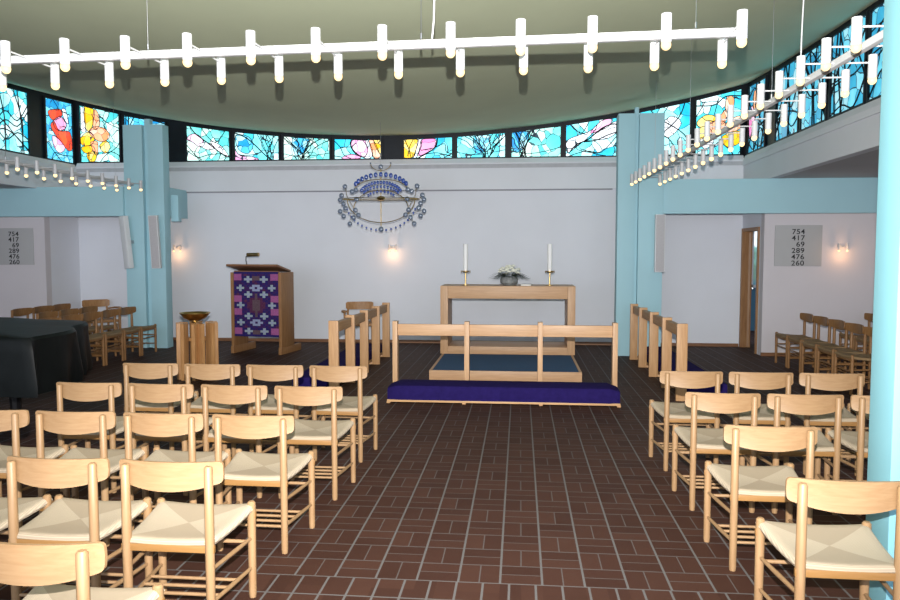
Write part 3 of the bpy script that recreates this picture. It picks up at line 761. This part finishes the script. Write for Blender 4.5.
for (c, r), k in col.items():
    cl.mi = ks.index(k)
    wav = lambda x: .008+.004*math.sin(x*22)
    x0, x1 = xo+c*w, xo+(c+1)*w; z1, z0 = zo-r*h, zo-(r+1)*h
    cl.face([(x0, .018-wav(x0), z0), (x1, .018-wav(x1), z0), (x1, .018-wav(x1), z1), (x0, .018-wav(x0), z1)])
cl.box(-.40, .40, .022, .028, .285, 1.345)
cl.build('patchwork_cloth', [Q[k] for k in ks], le, False)
rl = thing('reading_lamp', 'small brass reading lamp standing on top of the lectern', 'lamp', (-4.52, 11.95, 1.43), math.radians(-10))
MB().lathe([(0, -.008), (.05, -.008), (.05, .012), (.01, .018)]).build('base', W['dbrass'], rl)
MB().tube([(0, 0, .012), (-.02, 0, .10), (-.015, 0, .16), (.03, 0, .185)], .008).build('stem', W['blackp'], rl)
MB().tube([(.01, 0, .19), (.22, 0, .195)], .032, 14).build('lamp_shade', W['dbrass'], rl)

# ------------------------------------------------------------------ font
fo = thing('baptismal_font', 'wooden plank font stand carrying a brass bowl before the lectern', 'font', (-4.245, 9.38, 0), .12)
for i, a in enumerate([0, 60, 120, 180, 240, 300]):
    M = Matrix.Rotation(math.radians(a+20), 4, 'Z')
    for k in (-1, 1): MB().box(.13, .26, k*.075-.024, k*.075+.024, 0, .735, .004, M).build('plank', W['font'], fo)
MB().lathe([(0, .50), (.128, .50), (.128, .54), (0, .54)], seg=16).build('shelf', W['font'], fo)
MB().lathe([(0, .54), (.02, .54), (.02, .735), (0, .735)], seg=12).build('support_post', W['oak'], fo)
fb = MB().lathe([(0, .0), (.05, 0), (.055, .01), (.05, .02), (.10, .035), (.165, .065), (.205, .11), (.225, .125), (.222, .132), (.198, .12), (.155, .075), (.09, .045), (0, .035)], seg=32).build('brass_bowl', W['brass'])
fb.location = (-4.265, 9.37, .7355); fb.scale = (.88, .88, 1); tag(fb, 'shallow round brass bowl resting on the wooden font', 'bowl')

# ------------------------------------------------------------------ covered grand piano
pi_ = thing('grand_piano', 'grand piano hidden under a black vinyl cover, left of the chairs', 'piano', (-5.39, 6.2, 0))
out = [(-3.86, 5.50), (-3.80, 5.62), (-3.80, 6.02), (-3.88, 6.28), (-4.02, 6.46), (-4.06, 6.72), (-4.22, 6.98), (-4.60, 7.08), (-5.1, 7.1), (-5.7, 7.08), (-6.3, 6.95), (-6.75, 6.7), (-6.9, 6.3), (-6.9, 5.62), (-6.84, 5.5), (-6.2, 5.47), (-5.4, 5.45), (-4.6, 5.46)]
den = []
for i in range(len(out)):
    p0, p1, p2, p3 = [out[(i+k-1) % len(out)] for k in range(4)]
    for t_ in (0, .2, .4, .6, .8):
        den.append(tuple(.5*((2*p1[c])+(-p0[c]+p2[c])*t_+(2*p0[c]-5*p1[c]+4*p2[c]-p3[c])*t_*t_+(-p0[c]+3*p1[c]-3*p2[c]+p3[c])*t_**3) for c in (0, 1)))
ccx, ccy = -5.35, 6.25
def ring(sc, z, wob=0.0, off=0.0):
    R = []
    for i, (x, y) in enumerate(den):
        d_ = Vector((x-ccx, y-ccy)); n_ = d_.normalized()
        w_ = wob*(math.sin(i*.9)+.6*math.sin(i*.37+1))
        q = Vector((ccx, ccy))+d_*sc+n_*(w_+off)
        R.append((q.x+5.3, q.y-6.2, z+ (.012*math.sin(q.x*5+q.y*3) if sc < .98 else 0)))
    return R+[R[0]]
m = MB()
rings = [ring(.02, 1.0), ring(.4, 1.0), ring(.75, .995), ring(.95, .985), ring(.985, .975), ring(1, .95), ring(1, .85, .012), ring(1, .7, .02, .01), ring(1, .58, .028, .02), ring(.995, .50, .03, .02)]
m.grid(rings); m.face(rings[0][:-1])
m.build('dust_cover', W['cover'], pi_)
m = MB(); bd = ring(.96, .58)[:-1]; m.prism(bd, (0, 0, .34)); m.build('case', W['blackp'], pi_)
for x, y in ((-4.5, 5.75), (-6.3, 5.75), (-4.9, 6.85)):
    MB().tube([(x+5.3, y-6.2, .05), (x+5.3, y-6.2, .25), (x+5.3, y-6.2, .58)], [.045, .06, .085], 8).lathe([(0, 0), (.035, 0), (.04, .03), (.035, .05), (0, .05)], (x+5.3, y-6.2, 0), 10).build('leg', W['blackp'], pi_)
# ------------------------------------------------------------------ hymn boards
def hymn(x, y, lab):
    t = thing('hymn_board', lab, 'hymn board', (x, y, 1.765), 0, 'hymn number boards')
    MB().box(-.36, .36, -.02, 0, -.325, .325, .003).build('panel', W['board'], t)
    for i, s in enumerate(['754', '417', '69', '289', '476', '260']):
        cu = bpy.data.curves.new('numerals', 'FONT'); cu.body = s; cu.size = .112; cu.align_x = 'RIGHT'; cu.extrude = .001; cu.offset = .0014; cu.space_character = 1.08
        cu.materials.append(W['ink'])
        tmp = bpy.data.objects.new('numeral_curve', cu); C.objects.link(tmp); bpy.context.view_layer.update()
        me = bpy.data.meshes.new_from_object(tmp.evaluated_get(bpy.context.evaluated_depsgraph_get()))
        bpy.data.objects.remove(tmp)
        o = bpy.data.objects.new('number', me); C.objects.link(o); o.parent = t
        o.location = (.095, -.0215, .185-.0995*i); o.rotation_euler = (PI/2, 0, 0); o.scale = (1.12, 1, 1)
hymn(4.39, 12.242, 'pale square board of hymn numbers on the right wing wall')
hymn(-8.94, 12.402, 'pale square board of hymn numbers on the left wing wall')

# ------------------------------------------------------------------ loudspeakers
def speaker(loc, rot, label, m):
    t = thing('loudspeaker', label, 'loudspeaker', loc, 0, 'column loudspeakers'); t.rotation_euler = rot
    MB().box(-.075, .075, .0, .085, -.45, .45, .006).build('case', W['spkw'], t)
    MB().box(-.065, .065, -.006, .0, -.44, .44, .002).build('grille', m, t)
    MB().box(-.02, .02, .0855, .172, -.03, .03, .003).build('bracket', W['chrome'], t)
speaker((2.175, 11.83, 1.80), (0, 0, 0), 'slim grey column loudspeaker mounted on the right blue pillar', W['spk'])
speaker((-6.19, 12.08, 1.835), (math.radians(4), math.radians(-1.2), .1), 'slim grey column loudspeaker on front of the left blue pillar', W['spk'])
speaker((-6.74, 12.11, 1.83), (math.radians(4), math.radians(-2.5), -.5), 'slim white column loudspeaker tilted beside the left blue pillar', W['spkw'])

# ------------------------------------------------------------------ wall lamps
def sconce(x, y, label):
    t = thing('wall_lamp', label, 'wall lamp', (x, y, 1.72), 0, 'twin tube wall lamps')
    MB().box(-.05, .05, -.02, 0, -.0, .06, .004).build('back_plate', W['white'], t)
    for s in (-1, 1):
        MB().cyl((s*.02, -.02, .03), (s*.062, -.09, .03), .006).build('arm', W['white'], t)
        k = MB().cyl((s*.062, -.09, -.025), (s*.062, -.09, .085), .016, None, 14).build('tube_shade', W['white'], t)
        MB().ball((s*.062, -.09, -.034), .017).build('bulb', W['bulb'], k)
    l = bpy.data.lights.new('wall_lamp_glow', 'POINT'); l.energy = 1.8; l.color = (1, .52, .23); l.shadow_soft_size = .03
    o = bpy.data.objects.new('wall_lamp_glow', l); C.objects.link(o); o.parent = t; o.location = (0, -.17, -.10)
sconce(-2.312, 13.42, 'twin tube wall lamp glowing on the wall behind the left rail')
sconce(-6.385, 13.42, 'twin tube wall lamp glowing beside the left blue pillar')
sconce(5.04, 12.24, 'twin tube wall lamp glowing right of the right hymn board')

# ------------------------------------------------------------------ pendant light bars
def light_bar(label, p0, p1, pairs, cables, cord_at):
    """p0,p1 bar ends (horizontal); pairs: distances along it of each crosswise pair of lamps"""
    p0, p1 = Vector(p0), Vector(p1); d = (p1-p0).normalized(); ln = (p1-p0).length
    t = thing('pendant_light_bar', label, 'pendant light', p0, math.atan2(d.y, d.x), 'white pendant light bars')
    MB().box(-.02, ln+.02, -.019, .019, -.021, .021, .003).build('bar', W['white'], t)
    for s in pairs:
        MB().cyl((s, -.19, .0), (s, .19, .0), .0055, None, 8).build('cross_rod', W['white'], t)
        for q in (-1, 1):
            k = MB().cyl((s, q*.205, -.09), (s, q*.205, .045), .0255, None, 14).build('tube_shade', W['white'], t)
            MB().ball((s, q*.205, -.103), .0245, (1, 1, 1.05), 12, 8).build('bulb', W['bulb'], k)
    for s in cables:
        q = p0+d*s; MB().cyl((s, 0, .03), (s, 0, .06), .006, None, 8).cyl((s, 0, .05), (s, 0, ceil_z(q.x, q.y)-q.z), .0022, None, 6).build('suspension_wire', W['chrome'], t)
    if cord_at is not None:
        q = p0+d*cord_at; H_ = ceil_z(q.x, q.y)-q.z
        MB().tube([(cord_at+.012*math.sin(i*.9), 0, .03+(H_-.03)*i/10) for i in range(11)], .005, 6).build('power_cord', W['white'], t)
ZL = 2.763
light_bar('long white light bar with paired tube lamps crossing above the chairs', (-5.3, 4.20, ZL), (1.062, 3.945, ZL), [6.367-.3525*k for k in range(14)], [.4, 3.21, 4.77, 6.19], 4.83)
light_bar('long white light bar running from near pillar to right pillar', (1.87, 3.60, 2.775), (1.855, 11.3, 2.775), [.34+.368*k for k in range(21)], [.40, 2.22, 4.9, 7.0], 1.64)
light_bar('white light bar with small lamps beside the left blue pillar', (-6.35, 11.7, 2.78), (-6.35, 5.6, 2.78), [.1+.372*k for k in range(15)], [.5, 3, 5.5], None)

# ------------------------------------------------------------------ glass chandelier
ch = thing('chandelier', 'round brass chandelier with blue glass discs hanging before the back wall', 'chandelier', (-2.19, 11.6, 2.50))
def hoop(pts, r=.007): MB().tube(pts, r, 8).build('hoop', W['dbrass'], ch)
MB().cyl((0, 0, -.42), (0, 0, .50), .008).build('rod', W['dbrass'], ch)
MB().cyl((-.62, 0, .0), (.62, 0, .0), .009).build('crossbar', W['dbrass'], ch)
MB().lathe([(0, -.03), (.05, -.02), (.07, .01), (.05, .04), (0, .05)]).build('hub', W['brass'], ch)
# wide horizontal ring carried by three hoops
hoop([(.61*math.cos(a), .40*math.sin(a), 0) for a in [2*PI*k/40 for k in range(41)]], .006)
def arc(w, zc, hgt, n=24, y=0.0, a0=0, a1=PI): return [(w*math.cos(a0+(a1-a0)*k/n), y, zc+hgt*math.sin(a0+(a1-a0)*k/n)) for k in range(n+1)]
hoop(arc(.42, .145, .165)); hoop(arc(.44, -.16, .30)); hoop(arc(.54, .0, .37, a0=PI, a1=2*PI))
hoop(arc(.16, .55, .105, a0=PI, a1=2*PI), .006)
def disc(x, z, r=.034, y=0.0): MB().ball((x, y-.01, z), r, (1, .45, 1), 12, 8).build('glass_disc', W['disc'], ch)
def bead(x, z, r=.013, y=0.0): MB().ball((x, y, z), r*1.22, (1, .8, 1.3), 8, 6).build('glass_bead', W['bead'], ch)
for s in (-1, 1):
    disc(s*.16, .56, .014)
    disc(s*.575, .20, .038)
    MB().tube([(s*.565, 0, .18), (s*.55, 0, .06), (s*.45, 0, -.12)], .0045, 6).build('disc_arm', W['dbrass'], ch)
    for x, z in ((.655, -.01), (.63, .06), (.60, -.07), (.655, -.19), (.57, -.14), (.60, -.265), (.44, -.29), (.41, -.17), (.36, -.25), (.50, -.385), (.46, .12), (.40, .145), (.39, .0)):
        disc(s*x+(.03 if s > 0 else 0), z, .038)
    MB().tube([(s*.62, 0, .02), (s*.655, 0, -.01)], .004, 6).build('disc_arm', W['dbrass'], ch)
    MB().tube([(s*.50, 0, -.36), (s*.49, 0, -.22), (s*.36, 0, -.25)], .004, 6).build('disc_arm', W['dbrass'], ch)
    MB().tube([(s*.49, 0, -.22), (s*.655, 0, -.19)], .004, 6).build('disc_arm', W['dbrass'], ch)
disc(0, .505, .036); disc(0, -.475, .042)
for k in range(13):
    a = math.radians(28+124*k/12); bead(.455*math.cos(a), .115+.27*math.sin(a), .026)
for k in range(17):
    a = math.radians(25+130*k/16); bead(.345*math.cos(a), .05+.21*math.sin(a), .019); 
for k in range(13):
    a = math.radians(25+130*k/12); bead(.30*math.cos(a), .04+.155*math.sin(a), .017); 
for k in range(9):
    a = math.radians(30+120*k/8); bead(.23*math.cos(a), .0+.12*math.sin(a), .015)
for k in range(19):
    a = math.radians(197+146*k/18); bead(.57*math.cos(a), -.02-.47*abs(math.sin(a)), .0125)
MB().tube([(0, 0, .45), (0, 0, ceil_z(-2.19, 11.6)-2.50)], .0025, 6).build('suspension_wire', W['chrome'], ch)

# ------------------------------------------------------------------ camera and light
f = 740.0; pt = math.atan(47/f); ps = math.atan(70/(f/math.cos(pt)))
cam = bpy.data.cameras.new('camera'); co = bpy.data.objects.new('camera', cam); C.objects.link(co)
cam.sensor_width = 36; cam.lens = 36*f/900; co.location = (0, 0, 1.65); co.rotation_euler = (PI/2-pt, 0, ps); cam.clip_start = .05
bpy.context.scene.camera = co

fl = bpy.data.lights.new('camera_flash', 'SPOT'); fl.energy = 2800; fl.color = (1, .97, .93); fl.shadow_soft_size = .012; fl.spot_size = math.radians(104); fl.spot_blend = .75
fo_ = bpy.data.objects.new('camera_flash', fl); C.objects.link(fo_); fo_.location = (0, 0, 1.84); fo_.rotation_euler = (PI/2-pt+math.radians(9), 0, ps)

w = bpy.data.worlds.new('daylight'); bpy.context.scene.world = w; w.use_nodes = True
w.node_tree.nodes['Background'].inputs[0].default_value = (.72, .80, 1.0, 1); w.node_tree.nodes['Background'].inputs[1].default_value = 1.6
sn = bpy.data.lights.new('daylight_from_entrance', 'SUN'); sn.energy = 1.35; sn.angle = math.radians(50); sn.color = (.86, .92, 1)  # added soft fill from behind the camera to brighten the walls
so = bpy.data.objects.new('daylight_from_entrance', sn); C.objects.link(so); so.rotation_euler = (math.radians(86), 0, 0)

sc = bpy.context.scene
sc.view_settings.view_transform = 'Standard'; sc.view_settings.look = 'None'; sc.view_settings.exposure = 0
sc.cycles.use_denoising = True
